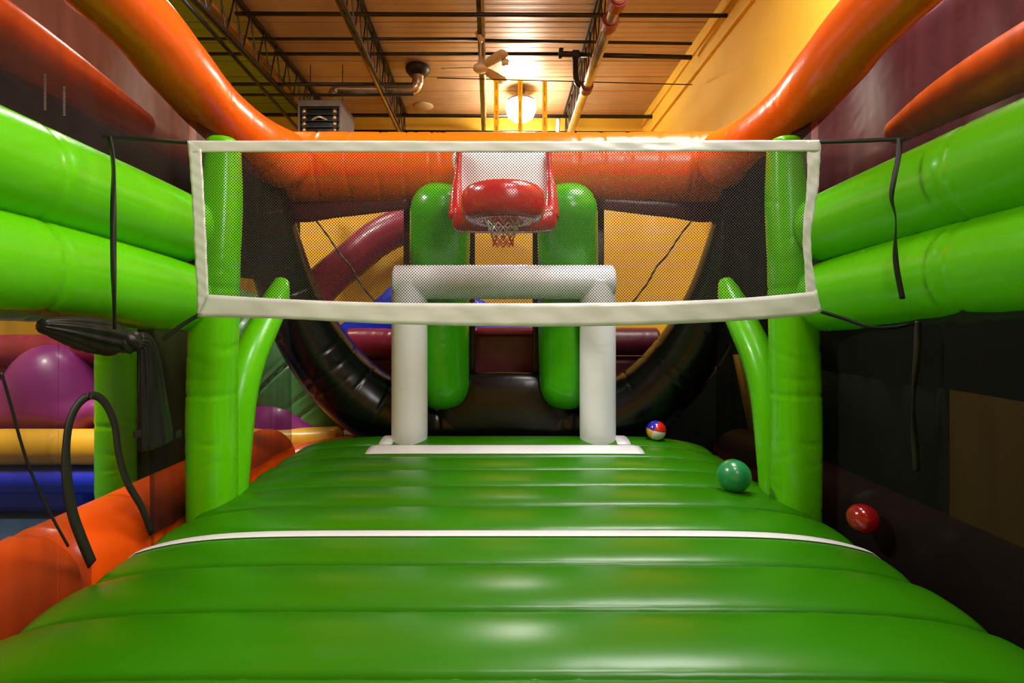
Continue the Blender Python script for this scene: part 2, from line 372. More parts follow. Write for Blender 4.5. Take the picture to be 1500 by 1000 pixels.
pipe('conduit_pipe', P(262, -8, 7.6), P(436, 188, 11.6), 0.035, STEEL_D, 'thin dark conduit left of the amber beam')
pipe('gas_pipe', P(489, -8, 7.4), P(585, 193, 12.4), 0.026, BRASS, 'thin amber pipe along the underside of the middle joist')
o = beam('ceiling_beam', P(703, -12, 8.2), P(709, 192, 13.6), 0.13, 0.12, STEEL_D, 'dark centre beam running back above the fan', 'beam')
MB().rod(tuple(Vector(P(707, -12, 8.1))), tuple(Vector(P(711, 193, 13.5))), 0.032, 12).build('conduit', CHROME, o, True)
# cross bars
for i, (y, x0, x1, zz, r, lab) in enumerate((
        (20, 345, 1073, 5.15, 0.035, 'dark cross pipe nearest the camera, high under the deck'),
        (57, 290, 700, 5.2, 0.028, 'thin dark cross pipe ending at the fan canopy'),
        (79, 300, 830, 5.2, 0.032, 'dark cross pipe feeding the black U-shaped fitting'),
        (168, 380, 968, 5.2, 0.045, 'dark cross pipe in front of the yellow back wall top'),
        (192, 505, 976, 4.9, 0.04, 'lowest dark cross pipe just above the orange beam'),
        (123.5, 340, 606, 4.7, 0.036, 'upper dark rail over the heater'),
        (139, 340, 606, 4.65, 0.030, 'lower dark rail over the heater'))):
    Yp = F*zz/(CY-y)
    pipe('cross_pipe', P(x0, y, Yp), P(x1, y+ (3 if x1 > 900 else 0), Yp), r, STEEL_D, lab)
pipe('cross_pipe', P(710, 59, 9.4), P(1013, 64, 9.4), 0.028, STEEL_D, 'dark cross pipe running from the centre beam to the yellow wall')
pipe('cross_pipe', P(842, 80, 9.9), P(1013, 84, 9.9), 0.045, STEEL_D, 'thick dark cross pipe between the U fitting and yellow wall')
pipe('ceiling_wire', P(640, 114, 9.6), P(1014, 124, 9.6), 0.010, STEEL_D, 'thin dark wire that carries the yellow straps', 'wire')
# big sprinkler main
t = empty('sprinkler_main', P(870, 100, 9.2), 'large galvanized pipe with red couplings under the right joist', 'pipe')
a = Vector(P(912, -20, 7.0)); b = Vector(P(836, 193, 12.0))
MB().rod(a, b, 0.082, 24).build('main_pipe', CHROME, t, True)
for q, rr in ((0.06, 0.13), (0.245, 0.13), (0.55, 0.12)):
    # position by sight line
    py = {0.06: 3, 0.245: 33, 0.55: 128}[q]
    # solve along the pipe for the wanted height in view
    best = min((abs((CY-F*((a+(b-a)*u).z-H)/(a+(b-a)*u).y)-py), u) for u in np.linspace(0, 1, 400))[1]
    c = a+(b-a)*best; d = (b-a).normalized()
    MB().rod(c-d*0.09, c+d*0.09, rr, 20).rod(c-d*0.13, c-d*0.10, rr*0.85, 20).rod(c+d*0.10, c+d*0.13, rr*0.85, 20).build('pipe_coupling', REDIRON, t)
t = empty('pipe_fitting', P(845, 100, 9.9), 'black U-shaped sprinkler branch fitting left of the large pipe', 'pipe fitting')
tube('elbow_pipe', [P(843, 80, 9.9), P(843, 100, 9.9), P(844, 116, 9.9), P(850, 125, 9.9), P(868, 126, 9.9)], 0.055, STEEL_D, t, seg=16, cap=0)
MB().rod(P(818, 79, 9.9), P(850, 80, 9.9), 0.055, 16).rod(P(818, 79, 9.9), P(823, 79, 9.9), 0.085, 16).rod(P(838, 80, 9.9), P(848, 80, 9.9), 0.085, 16).build('tee_joint', STEEL_D, t)
MB().rod(P(822, 79, 9.9), P(822, 71, 9.9), 0.02, 10).rod(P(822, 73, 9.9), P(822, 71.5, 9.9), 0.05, 10).build('sprinkler_head', STEEL_D, t)
# fan
hub = Vector(P(704, 99, 9.3))
t = empty('ceiling_fan', hub, 'cream three bladed ceiling fan below the dark centre beam', 'fan')
MB().rod(hub, (hub.x, hub.y, ZC-0.3), 0.018, 12).build('downrod', CREAM, t, True)
MB().lathe([(0.001, 0.16), (0.085, 0.16), (0.10, 0.13), (0.03, -0.02), (0.001, -0.02)], (hub.x, hub.y, P(704, 52, 9.3)[2]-0.1), 24).build('canopy', CREAM, t, True)
MB().lathe([(0.001, 0.2), (0.03, 0.2), (0.05, 0.08), (0.09, 0.05), (0.13, 0.02), (0.135, -0.03), (0.10, -0.07), (0.001, -0.08)], hub, 28).build('motor_housing', CREAM, t, True)
for dx, dy in ((0.45, -0.54), (0.40, 0.52), (-0.70, 0.04)):
    d = Vector((dx, dy, 0.0)); L_ = 0.72; w_ = 0.19; d.normalize(); sd = Vector((0, 0, 1)).cross(d)
    sd = (sd*math.cos(0.3)+Vector((0, 0, -1))*math.sin(0.3)).normalized()
    v = []; f = []
    out = [(0.10, 0.4), (0.2, 0.75), (0.45, 0.95), (0.8, 1), (0.93, 0.9), (0.985, 0.6), (1.0, 0.2)]
    L_ *= 1.0
    for u, ww in out: v += [hub+d*(L_*u)-sd*(w_*ww/2), hub+d*(L_*u)+sd*(w_*ww/2)]
    f = [(2*i, 2*i+1, 2*i+3, 2*i+2) for i in range(len(out)-1)]
    solid(link('blade', v, f, CREAM, t), 0.014)
t = empty('security_camera', P(739, 88, 9.0), 'small cream rounded fixture hanging just right of the fan blades', 'camera')
tube('bracket', [P(729, 84, 9.0), P(736, 83, 9.0), P(740, 88, 9.0)], 0.04, CREAM, t, seg=14)
MB().rod(P(740, 88, 9.0), P(740, 95, 9.0), 0.06, 16).build('camera_body', CREAM, t, True)
# high bay lamp
lc = Vector(P(763, 158, 12.2))
t = empty('high_bay_lamp', (lc.x, lc.y, lc.z+0.3), 'glowing white bell shaped high bay lamp behind yellow straps', 'lamp')
MB().lathe([(0.001, -0.30), (0.17, -0.30), (0.30, -0.20), (0.36, -0.03), (0.33, 0.10), (0.26, 0.17)], lc, 40).build('glowing_globe', GLOW, t, True)
MB().lathe([(0.27, 0.165), (0.34, 0.115), (0.32, 0.18), (0.18, 0.26), (0.10, 0.30), (0.09, 0.42), (0.001, 0.42)], lc, 40).build('reflector_cap', LAMPCAP, t, True)
MB().rod((lc.x, lc.y, lc.z+0.42), (lc.x, lc.y, ZC), 0.012, 8).build('hanging_rod', STEEL_D, t, True)
# yellow straps
for i, (px, lab) in enumerate(((728, 'leftmost of the three yellow straps before the lamp'), (763, 'middle yellow strap hanging right across the glowing lamp'), (799, 'rightmost of the three yellow straps before the lamp'))):
    a = Vector(P(px-1, 118, 9.6)); b = Vector(P(px+1, 200, 9.6)); hw = 0.045
    o = MB().box((a.x-hw, a.y-0.004, b.z), (a.x+hw, a.y+0.004, a.z)).build('yellow_strap', YSTRAP)
    tag(o, lab, 'strap', 'yellow straps hung from the wire')
    m = MB(); z = a.z-0.03; rr = random.Random(4+i)
    while z > b.z+0.2:
        for q in range(rr.choice((5, 6, 8))):
            m.box((a.x-0.014, a.y-0.006, z-0.024), (a.x+rr.choice((0.006, 0.014)), a.y-0.0041, z-0.008)); z -= 0.032
        z -= 0.11
    m.build('printed_mark', STEEL_D, o)['kind'] = 'stuff'
# unit heater
hx0, _, hz1 = P(437, 147, 10.6); hx1, _, hz0 = P(500, 194, 10.6); Yh = 10.6
hz0 -= 0.12
t = empty('unit_heater', ((hx0+hx1)/2, Yh+0.45, hz0), 'grey hanging unit heater with chrome louvred front', 'heater')
fr = MB(); fw = 0.04
fr.box((hx0, Yh+0.03, hz0), (hx1, Yh+0.9, hz1)).build('casing', GREYBOX, t)
f2 = MB(); f2.box((hx0, Yh-0.03, hz1-0.13), (hx1, Yh+0.03, hz1)).box((hx0, Yh-0.03, hz0), (hx0+fw, Yh+0.03, hz1-0.13)).box((hx1-fw, Yh-0.03, hz0), (hx1, Yh+0.03, hz1-0.13)).box((hx0+fw, Yh-0.03, hz0), (hx1-fw, Yh+0.03, hz0+0.05))
bevel(f2.build('front_frame', GREYBOX, t))
MB().box((hx0+fw, Yh+0.022, hz0+0.05), (hx1-fw, Yh+0.029, hz1-0.13)).build('back_plate', BLACK, t)
for i in range(5):
    z = hz1-0.17-i*0.13
    MB().bar((hx0+fw, Yh-0.01, z), (hx1-fw, Yh-0.01, z), 0.05, 0.014).build('louvre', STEEL_D, t)
    if i < 4:
        for xx in (hx0+fw+0.09, hx1-fw-0.09): MB().lathe([(0.001, 0.055), (0.05, 0.045), (0.05, -0.045), (0.001, -0.055)], (xx, Yh-0.002, z-0.06), 16).build('reflector', CHROME, t, True)
tube('heat_exchanger', [((hx0+hx1)/2-0.17, Yh-0.0, hz1-0.42), ((hx0+hx1)/2, Yh-0.04, hz1-0.36), ((hx0+hx1)/2+0.17, Yh-0.0, hz1-0.42)], 0.035, CHROME, t, seg=12)
for xx in (hx0+0.1, hx1-0.1): MB().rod((xx, Yh+0.4, hz1), (xx, Yh+0.4, ZC), 0.01).build('hanger_rod', STEEL_D, t)
# flue
t = empty('flue_pipe', P(612, 100, 11.05), 'shiny flue duct elbowing from the heater up to the roof', 'duct')
Yf = 11.05
tube('duct', [P(490, 141, Yf), P(490, 136, Yf), P(497, 131, Yf), P(520, 131, Yf), P(570, 131.5, Yf), P(596, 132, Yf), P(607, 129, Yf), P(612, 119, Yf), P(612, 104, Yf)], [0.13, .12, .11, .10, .10, .10, .115, .125, .13], CHROME, t, seg=24, cap=0, seams=(0.06, 0.8, 0.87, 0.93), pucker=0, groove=0.07)
MB().lathe([(0.001, 0), (0.17, 0), (0.25, 0.09), (0.27, 0.16), (0.25, 0.2), (0.001, 0.2)], (P(612, 103, Yf)[0], Yf, ZC-0.22), 32).build('roof_collar', STEEL_D, t, True)
p = P(620, 157, 13.1)
tag(MB().lathe([(0.001, -0.05), (0.17, -0.05), (0.24, -0.02), (0.26, 0.0), (0.001, 0)], (p[0], 13.1, ZC), 32).build('ceiling_vent', CREAM, None, True), 'pale round vent plate flat on the deck right of the flue', 'vent')
pipe('drop_pipe', P(818, 173, 13.2), P(817, 195, 13.2), 0.05, W_CORD, 'short white drop pipe on the back wall left of the main')

# ================================================================ COURT INFLATABLE
court = empty('inflatable_court', (0, 3, ZF), 'green, orange and black inflatable sports court with quilted bounce floor', 'inflatable')
HWX = 2.16
def PRO(q): return (max(0, 1-q**2.3))**0.6*0.046-0.016-0.022*math.exp(-((1-q)/0.045)**2)
def edge_drop(x):
    a = abs(x)/HWX
    return -0.16*a**7-0.28*max(0, (a-0.93)/0.07)**2 if a < 1 else -0.44
S0 = 1.73; PT = 0.40
ks = range(-5, 9)
for k in ks:
    a = S0+PT*k; last = (k == 8)
    nx, nu = 96, 30; v = []; rng = np.random.RandomState(k+20)
    ph = rng.uniform(0, 6, 4)
    for i in range(nx+1):
        sx = i/nx*2-1; x = HWX*math.sin(sx*PI/2)*0.35+HWX*sx*0.65; x = max(-HWX, min(HWX, x))
        ed = edge_drop(x)
        v.append((x, a, -0.6))
        for j in range(nu+1):
            u = 0.5-0.5*math.cos(PI*j/nu); uu = abs(2*u-1)
            bulge = PRO(uu)
            puck = 0.0022*math.exp(-(1-uu)*9)*(math.sin(x*23+ph[0])+math.sin(x*41+ph[1]))*min(1, (1-uu)*14)
            v.append((x, a+PT*u, ed+bulge+puck))
        v.append((x, a+PT, -0.6))
    n = nu+3; f = [(i*n+j, i*n+j+1, (i+1)*n+j+1, (i+1)*n+j) for i in range(nx) for j in range(n-1)]
    f += [tuple(range(n))[::-1], tuple(nx*n+j for j in range(n))]
    f = [tuple(reversed(q)) for q in f]
    link('floor_tube', v, f, G_FLOOR, court)
for k in range(-4, 9):          # welted seams between the tubes
    y = S0+PT*k; pts = [(x, y, edge_drop(x)-0.022) for x in np.linspace(-2.12, 2.12, 25)]
    o = tube('seam_piping', pts, 0.0075, G_FLOOR, court, n=150, seg=8, cap=0, wr=0)
    me = o.data; rr = random.Random(k); 
    co_ = np.array([v.co[:] for v in me.vertices]); kk = (co_[:, 0]*7).astype(int)
    for q in rr.sample(range(-14, 15), 9):
        msk = np.abs(co_[:, 0]-q/7-rr.uniform(-.05, .05)) < 0.016; co_[msk, 2] += 0.006
    me.vertices.foreach_set('co', co_.ravel())
# floor marks of white vinyl
def ztop(y):
    u = ((y-S0)/PT) % 1; uu = abs(2*u-1); return PRO(uu)
def mark(x0, x1, y0, y1, sh=0):
    nx = max(2, int(abs(x1-x0)/0.05))
    return grid('floor_line', lambda u, v: (x0+(x1-x0)*u+sh*v, y0+(y1-y0)*v, edge_drop(x0+(x1-x0)*u)+ztop(y0+(y1-y0)*v)+0.006), nx, 10, WHITE, court, 0.004)
mark(-2.1, 2.1, 2.775, 2.905)
mark(-1.24, 1.26, 4.57, 4.82)
mark(-1.21, -1.08, 4.84, 4.92); mark(-1.21, -1.08, 4.95, 5.25); mark(1.10, 1.23, 4.84, 4.92); mark(1.10, 1.23, 4.95, 5.25)
# side tubes
for s in (-1, 1):
    for zc in (0.27, 0.735):
        zc += H
        pts = [(s*2.36, -1.2, zc), (s*2.36, 0.6, zc), (s*2.36, 2.0, zc), (s*2.33, 2.75, zc-0.03), (s*2.24, 3.25, zc-0.08), (s*2.12, 3.58, zc-0.13)]
        tube('side_tube', pts, [0.26, 0.26, 0.26, 0.255, 0.245, 0.22], G_TUBE, court, n=170, seg=56, seams=(0.25, 0.765), cap=0.5, pucker=0.006, groove=0.06, wr=0.003, seed=int(zc*10))
    # corner post
    mx = lambda px: CX+s*(CX-px) if s > 0 else px
    pts = [P(mx(311), 790, 3.55), P(mx(311), 700, 3.55), P(mx(311), 600, 3.55), P(mx(314), 480, 3.55), P(mx(320), 380, 3.55), P(mx(325), 290, 3.6), P(mx(328), 201, 3.62)]
    tube('corner_post', pts, [0.145, 0.15, 0.15, 0.145, 0.13, 0.125, 0.10], G_TUBE, court, n=160, seg=44, seams=(0.36, 0.62), pucker=0.02, groove=0.05, wr=0.03, cap=0.5, square=2.6)
    pts = [P(mx(334), 740, 3.8), P(mx(342), 650, 3.85), P(mx(350), 580, 3.92), P(mx(365), 525, 4.05), P(mx(386), 478, 4.25), P(mx(404), 440, 4.45), P(mx(414), 410, 4.6)]
    tube('corner_brace', pts, [0.13, 0.13, 0.13, 0.125, 0.12, 0.11, 0.06], G_TUBE, court, n=110, seg=36, wr=0.012, cap=0.6, seams=(0.97,), pucker=0.01)
    # top orange tube from the front back to the rear corner
    pts = [(s*2.12, -1.2, H+1.95), (s*2.10, 0.8, H+1.90), (s*2.085, 2.7, H+1.75), (s*2.12, 3.3, H+1.66), (s*2.24, 3.95, H+1.64), (s*2.24, 4.6, H+1.60), (s*2.06, 5.1, H+1.53)]
    tube('top_tube', pts, [0.20, 0.20, 0.195, 0.208, 0.22, 0.25, 0.30], ORANGE, court, n=200, seg=52, seams=(0.35, 0.62, 0.78, 0.93), pucker=0.012, groove=0.04, wr=0.012, cap=0.7, seed=5)
    # base tube outside the floor
    pts = [(s*2.55, -1.2, -0.25), (s*2.55, 1.5, -0.25), (s*2.55, 3.0, -0.25), (s*2.55, 4.5, -0.25), (s*2.52, 5.6, -0.26)]
    tube('base_tube', pts, 0.31, ORANGE_SHADE if s < 0 else DEEP_SHADE, court, n=160, seg=40, seams=(0.2, 0.4, 0.585, 0.68, 0.85), pucker=0.02, groove=0.16, cap=0.5, wr=0.01)  # shade of each side is held in the tube colour
    # black arc
    a = [P(mx(366), 225, 4.95), P(mx(385), 290, 5.15), P(mx(402), 360, 5.3), P(mx(424), 430, 5.45), P(mx(455), 495, 5.6), P(mx(500), 555, 5.75), P(mx(556), 598, 5.85), P(mx(625), 618, 5.9), P(738+s*6, 622, 5.9)]
    tube('arc_tube', a, [0.20, 0.24, 0.27, 0.30, 0.34, 0.37, 0.39, 0.40, 0.41], BLACK, court, n=200, seg=52, seams=(0.12, 0.52, 0.80), pucker=0.02, groove=0.035, wr=0.045, cap=0.0, pn=12)
# orange back beam
tube('back_beam', [P(356, 244, 5.2), P(450, 246, 5.4), P(600, 247, 5.5), P(738, 247, 5.52), P(880, 247, 5.5), P(1026, 246, 5.4), P(1120, 244, 5.2)], [0.32, 0.36, 0.37, 0.37, 0.37, 0.36, 0.32], ORANGE, court, n=260, seg=56, seams=(0.14, 0.2, 0.26, 0.31, 0.36, 0.64, 0.69, 0.74, 0.8, 0.86), pucker=0.012, groove=0.035, wr=0.02, cap=0.6)
# thick back plate between the green pads
pl = closed([P(672, y, 1)[0::2] if 0 else (P(672, 560, 5.5)[0], P(672, 560, 5.5)[2]), (P(700, 548, 5.5)[0], P(700, 548, 5.5)[2]), (P(776, 548, 5.5)[0], P(776, 548, 5.5)[2]), (P(802, 560, 5.5)[0], P(802, 560, 5.5)[2]), (P(850, 610, 5.5)[0], P(850, 610, 5.5)[2]), (P(850, 660, 5.5)[0], P(850, 660, 5.5)[2]), (P(626, 660, 5.5)[0], P(626, 660, 5.5)[2]), (P(626, 610, 5.5)[0], P(626, 610, 5.5)[2])], 60)
pillow('saddle_pad', pl, 5.6, 0.12, BLACK, court)
for s, px in ((-1, 644), (1, 832)):
    tube('pad_column', [P(px-s*2, 269, 5.12), P(px-s*1, 320, 5.3), P(px, 390, 5.56), P(px, 450, 5.6), P(px-s*0, 520, 5.56), P(px+(10 if s < 0 else -6), 600, 5.5)], [0.30, 0.31, 0.325, 0.325, 0.32, 0.25], G_COL, court, n=120, seg=52, cap=0.95, wr=0.010, seams=(0.33, 0.62), pucker=0.008, groove=0.02, squash=1.0, up=(0, 1, 0))
    bevel(MB().box((P(px-52, 0, 5.95)[0], 5.9, P(0, 590, 5.95)[2]), (P(px+52, 0, 5.95)[0], 5.98, P(0, 285, 5.95)[2])).build('column_backing', UNLIT if 0 else BLACK, court))
# brown flaps under the beam
for s in (-1, 1):
    mx = lambda px: CX+s*(CX-px)
    if s < 0: mx = lambda px: px
    A = [P(mx(372), 262, 5.3), P(mx(425), 322, 5.4), P(mx(500), 318, 5.4), P(mx(600), 306, 5.4)]
    B = [P(mx(372), 240, 5.3), P(mx(425), 285, 5.4), P(mx(500), 280, 5.4), P(mx(600), 280, 5.4)]
    ca, _ = spline(A, [0]*4, 24); cb, _ = spline(B, [0]*4, 24)
    v = [p for i in range(24) for p in (ca[i], cb[i])]
    solid(link('beam_flap', v, [(2*i, 2*i+1, 2*i+3, 2*i+2) for i in range(23)], MAROON, court), 0.01)
    tube('hanging_cord', [P(mx(462), 322, 5.15), P(mx(480), 345, 5.15), P(mx(498), 372, 5.15), P(mx(515), 392, 5.15), P(mx(528), 415, 5.15), P(mx(552), 446, 5.15)], 0.009, STRAP, court, seg=8, cap=0)

DOOR = [(135, 826), (120, 790), (106, 750), (98, 700), (97, 655), (103, 615), (118, 588), (138, 579), (155, 592), (168, 622), (174, 665), (186, 705), (207, 742), (222, 780)]
# mesh walls
def wob(y, z, a=0.02): return a*math.sin(y*9+z*2)+a*0.6*math.sin(y*21)
for s, mat in ((-1, MESH), (1, MESH_R)):
    um = MESH
    grid('mesh_panel', lambda u, v: (s*(2.27+wob(u*5, v)), -1.2+u*4.9, 2.0+v*0.85), 90, 4, um, court, 0)
    grid('mesh_panel', lambda u, v: (s*(2.2+wob(u*2, v, 0.01)), 3.68+u*1.6, -0.1+v*2.8), 40, 6, mat, court, 0)
    if s > 0: grid('mesh_panel', lambda u, v: (s*(2.22+wob(u*5, v, 0.01)), -1.2+u*4.8, -0.6+v*2.0), 90, 4, mat, court, 0)
    else:
        thin = scrim('thin_side_mesh', (0.012, 0.011, 0.010, 1), 0.46)
        grid('mesh_panel', lambda u, v: (s*(2.21+wob(u, v, .008)), 3.2+u*0.4, -0.15+v*1.5), 20, 4, MESH_R, court, 0)
        grid('mesh_panel', lambda u, v: (s*(2.2+wob(u*3, v, .006)), -1.2+u*3.73, -0.55+v*1.9), 60, 4, thin, court, 0)
        oc, _ = spline([PX(a, b, -2.2) for a, b in DOOR], [0]*len(DOOR), 80)
        oc = np.vstack([[(-2.2, oc[0][1], -0.5)], oc, [(-2.2, oc[-1][1], -0.5)]])
        def over(u, v):
            k = u*(len(oc)-1); a = oc[min(int(k), len(oc)-1)]; b = oc[min(int(k)+1, len(oc)-1)]; p = a+(b-a)*(k-int(k))
            dy, dz = p[1]-2.9, p[2]-0.1
            t = min((0.33 if dy > 0 else 0.37)/max(abs(dy), 1e-5), (1.25 if dz > 0 else 0.62)/max(abs(dz), 1e-5)); t = max(t, 1.0)
            return (-2.203, 2.9+dy*(1+(t-1)*v), 0.1+dz*(1+(t-1)*v))
        grid('mesh_panel', over, 81, 4, thin, court, 0)
# doorway binding
tag(ribbon('doorway_binding', [PX(a, b, -2.2) for a, b in DOOR], [0.055]*4+[0.042]*10, ZIP, court, side=(0, 1, 0.15), n=120, thick=0.008), 'black arched zipper binding round the mesh doorway')
ribbon('mesh_cord', [PX(2, 545, -2.2), PX(18, 600, -2.2), PX(30, 645, -2.2), PX(45, 690, -2.2), PX(70, 745, -2.2), PX(100, 800, -2.2)], 0.012, STRAP, court, side=(0, 1, 0))
# tied-up door flap
fl = tube('door_flap', [PX(58, 476, -2.14), PX(95, 482, -2.13), PX(130, 490, -2.12), PX(160, 496, -2.12), PX(180, 496, -2.10), PX(196, 500, -2.10)], [0.03, 0.06, 0.085, 0.09, 0.06, 0.05], CLOTH, court, seg=80, n=90, cap=0.5, pleat=11, pleat_amp=0.10, wr=0.05)
tag(fl, 'black mesh door flap rolled up and tied under the green tube')
tube('flap_tail', [PX(203, 498, -2.12), PX(214, 503, -2.12), PX(219, 530, -2.12), PX(223, 580, -2.12), PX(227, 630, -2.12), PX(229, 653, -2.12)], [0.045, 0.055, 0.075, 0.10, 0.125, 0.13], CLOTH, fl, seg=90, n=90, cap=0.15, pleat=13, pleat_amp=0.09, squash=0.5)
tube('knot', [PX(176, 486, -2.08), PX(186, 498, -2.06), PX(194, 510, -2.08)], [0.04, 0.07, 0.04], CLOTH, fl, seg=40, cap=1, pleat=7, pleat_amp=0.12)
for px in (198, 258): MB().box(PX(px-3, 632, -2.08), tuple(Vector(PX(px+3, 640, -2.08))+Vector((0.01, 0.02, 0.0)))).build('tail_buckle', STRAP, fl)
# ---------------------------------------------------------------- backboard and hoop (sewn to the court)
bx0, bx1 = -0.44, 0.41; YBk = 4.78
bb = pillow('backboard', closed([(-0.45, H+1.60), (0.0, H+1.61), (0.42, H+1.60), (0.43, H+1.3), (0.41, H+1.02), (0, H+1.0), (-0.42, H+1.02), (-0.44, H+1.3)], 56), YBk, 0.07, WHITE, court, 6)
tag(bb, 'white puffed backboard with red padded rim')
zb = P(0, 324, 4.55)[2]
for s in (-1, 1):
    xo = 0.455*s-0.005 if s > 0 else -0.475
    xo = (P(806, 0, 4.62)[0] if s > 0 else P(670, 0, 4.62)[0])
    tube('rim_side', [(xo-s*.01, 4.70, H+1.58), (xo, 4.68, H+1.35), (xo+s*0.01, 4.64, H+1.15), (xo+s*0.005, 4.6, H+0.9)], [0.03, 0.032, 0.055, 0.075], RED, bb, seg=28, cap=0.4, wr=0.02, square=2.5)
tube('rim_bottom', [P(664, 321, 4.58), P(700, 322, 4.56), P(776, 322, 4.56), P(814, 319, 4.58)], [0.115]*4, RED, bb, seg=36, cap=0.45, wr=0.02, square=2.8, n=90)
hc = Vector(P(737, 300, 4.12)); R1, r1 = 0.235, 0.105
v = []; f = []; nu, nv = 72, 28
for i in range(nu):
    a = 2*PI*i/nu; pk = 1+0.025*abs(math.sin(a*9))
    for j in range(nv):
        b = 2*PI*j/nv; sq = 1.35
        cb_ = math.copysign(abs(math.cos(b))**0.8, math.cos(b)); sb = math.copysign(abs(math.sin(b))**0.8, math.sin(b))
        rr = R1+r1*cb_*(1 if cb_ > 0 else pk)
        v.append((hc.x+rr*math.cos(a), hc.y+rr*math.sin(a), hc.z+r1*sq*sb*(1-0.02*abs(math.sin(a*14)))))
for i in range(nu):
    for j in range(nv): f.append((i*nv+j, ((i+1) % nu)*nv+j, ((i+1) % nu)*nv+(j+1) % nv, i*nv+(j+1) % nv))
link('hoop_ring', v, f, RED, bb)
rows = [(0.15, -0.11), (0.13, -0.16), (0.115, -0.21), (0.09, -0.26), (0.08, -0.30), (0.085, -0.33)]
for mat, a0, a1, nm in ((W_CORD, 0, 3, 'net_cord'), (R_CORD, 2, 5, 'net_cord')):
    m = MB(); n = 10
    for q in range(a0, a1):
        for i in range(n):
            (ra, za), (rb, zb_) = rows[q], rows[q+1]; off = 0.5*(q % 2)
            A0 = 2*PI*(i+off)/n
            for d_ in (-0.5, 0.5):
                B0 = 2*PI*(i+off+d_)/n
                m.rod((hc.x+ra*math.cos(A0), hc.y+ra*math.sin(A0), hc.z+za), (hc.x+rb*math.cos(B0), hc.y+rb*math.sin(B0), hc.z+zb_), 0.0045, 5)
    o = m.build(nm, mat, bb); o['kind'] = 'stuff'

# ================================================================ SOCCER GOAL
YG = 5.12
goal = empty('soccer_goal', (0, YG, -0.03), 'white inflatable goal frame at the back of green floor', 'goal')
r = 0.178
for px in (600, 875.5):
    x = (px-CX)/F*YG
    tube('goal_post', [(x, YG, -0.03), (x, YG, 0.5), (x, YG, 1.0), (x, YG, 1.60)], r, WHITE, goal, n=100, seg=44, cap=0.0, seams=(0.05, 0.45, 0.8), pucker=0.006, groove=0.008, wr=0.008)
xa = (575-CX)/F*YG; xb = (901-CX)/F*YG; zz = P(0, 413, YG)[2]
tube('crossbar', [(xa, YG, zz), (0, YG-0.005, zz), (xb, YG, zz)], [0.17]*3, WHITE, goal, n=140, seg=44, cap=0.25, seams=(0.14, 0.36, 0.52, 0.68, 0.86), pucker=0.008, groove=0.012, wr=0.01)

# ================================================================ VOLLEYBALL NET
YN = 2.8
vn = empty('volleyball_net', (0, YN, P(0, 465, YN)[2]), 'white banded volleyball net stretched across the court', 'net')
def q_(px, py, dy=0): return P(px, py, YN+dy)
def strip(name, A, B, mat, parent, n=120, m_=5, wave=0.006, seed=0, thick=0.003):
    ca, _ = spline(A, [0]*len(A), n); cb, _ = spline(B, [0]*len(B), n); rng = random.Random(seed)
    ph = [rng.uniform(0, 6) for _ in range(4)]; v = []
    for i in range(n):
        for j in range(m_+1):
            t_ = j/m_; p = ca[i]*(1-t_)+cb[i]*t_; s_ = i/n*40
            p = p+np.array([0, wave*(math.sin(s_*0.9+t_*3+ph[0])+0.7*math.sin(s_*2.3-t_*5+ph[1])+0.35*math.sin(s_*5.1+t_*9+ph[2])), 0]); v.append(p)
    f = [(i*(m_+1)+j, (i+1)*(m_+1)+j, (i+1)*(m_+1)+j+1, i*(m_+1)+j+1) for i in range(n-1) for j in range(m_)]
    o = link(name, v, f, mat, parent); return solid(o, thick) if thick else o
strip('top_band', [q_(275, 206), q_(500, 206), q_(738, 207), q_(950, 206), q_(1202, 205)], [q_(277, 223), q_(500, 223), q_(738, 223), q_(950, 222), q_(1202, 222)], BAND, vn, wave=0.0015)
strip('bottom_band', [q_(303, 431, -.004), q_(420, 438, -.004), q_(560, 443, -.004), q_(738, 444, -.004), q_(900, 443, -.004), q_(1060, 438, -.004), q_(1182, 428, -.004), q_(1196, 424, -.004)], [q_(289, 464, -.004), q_(420, 467, -.004), q_(560, 474, -.004), q_(738, 478, -.004), q_(900, 477, -.004), q_(1060, 471, -.004), q_(1182, 462, -.004), q_(1203, 456, -.004)], BAND, vn, wave=0.002, seed=3)
strip('side_band', [q_(275, 207), q_(280, 270), q_(284, 350), q_(288, 420), q_(289, 464)], [q_(294, 207), q_(298, 270), q_(302, 350), q_(305, 420), q_(309, 464)], BAND, vn, n=60, wave=0.002, seed=5)
strip('side_band', [q_(1182, 206), q_(1182, 270), q_(1176, 340), q_(1179, 400), q_(1181, 460)], [q_(1202, 206), q_(1199, 270), q_(1188, 345), q_(1192, 400), q_(1203, 457)], BAND, vn, n=60, wave=0.002, seed=6)
strip('net_mesh', [q_(290, 215, .006), q_(738, 216, .006), q_(1190, 214, .006)], [q_(300, 436, .006), q_(738, 450, .006), q_(1186, 434, .006)], NET, vn, n=80, m_=20, wave=0.0, thick=0)
ribbon('tie_strap', [q_(277, 209), q_(210, 204, -.02), q_(150, 201, -0.05)], 0.022, STRAP, vn, side=(0, 0, 1))
ribbon('tie_strap', [q_(1200, 208), q_(1265, 206, -.02), q_(1326, 203, -.05)], 0.022, STRAP, vn, side=(0, 0, 1))
ribbon('tie_strap', [q_(291, 461), q_(264, 478, -.02), q_(238, 498, -0.04)], 0.022, STRAP, vn, side=(0, 0, 1))
ribbon('tie_strap', [q_(1202, 456), q_(1235, 466, -.02), q_(1275, 479, -0.06), q_(1310, 479, -.08), q_(1346, 472, -0.1)], 0.020, STRAP, vn, side=(0, 0, 1))
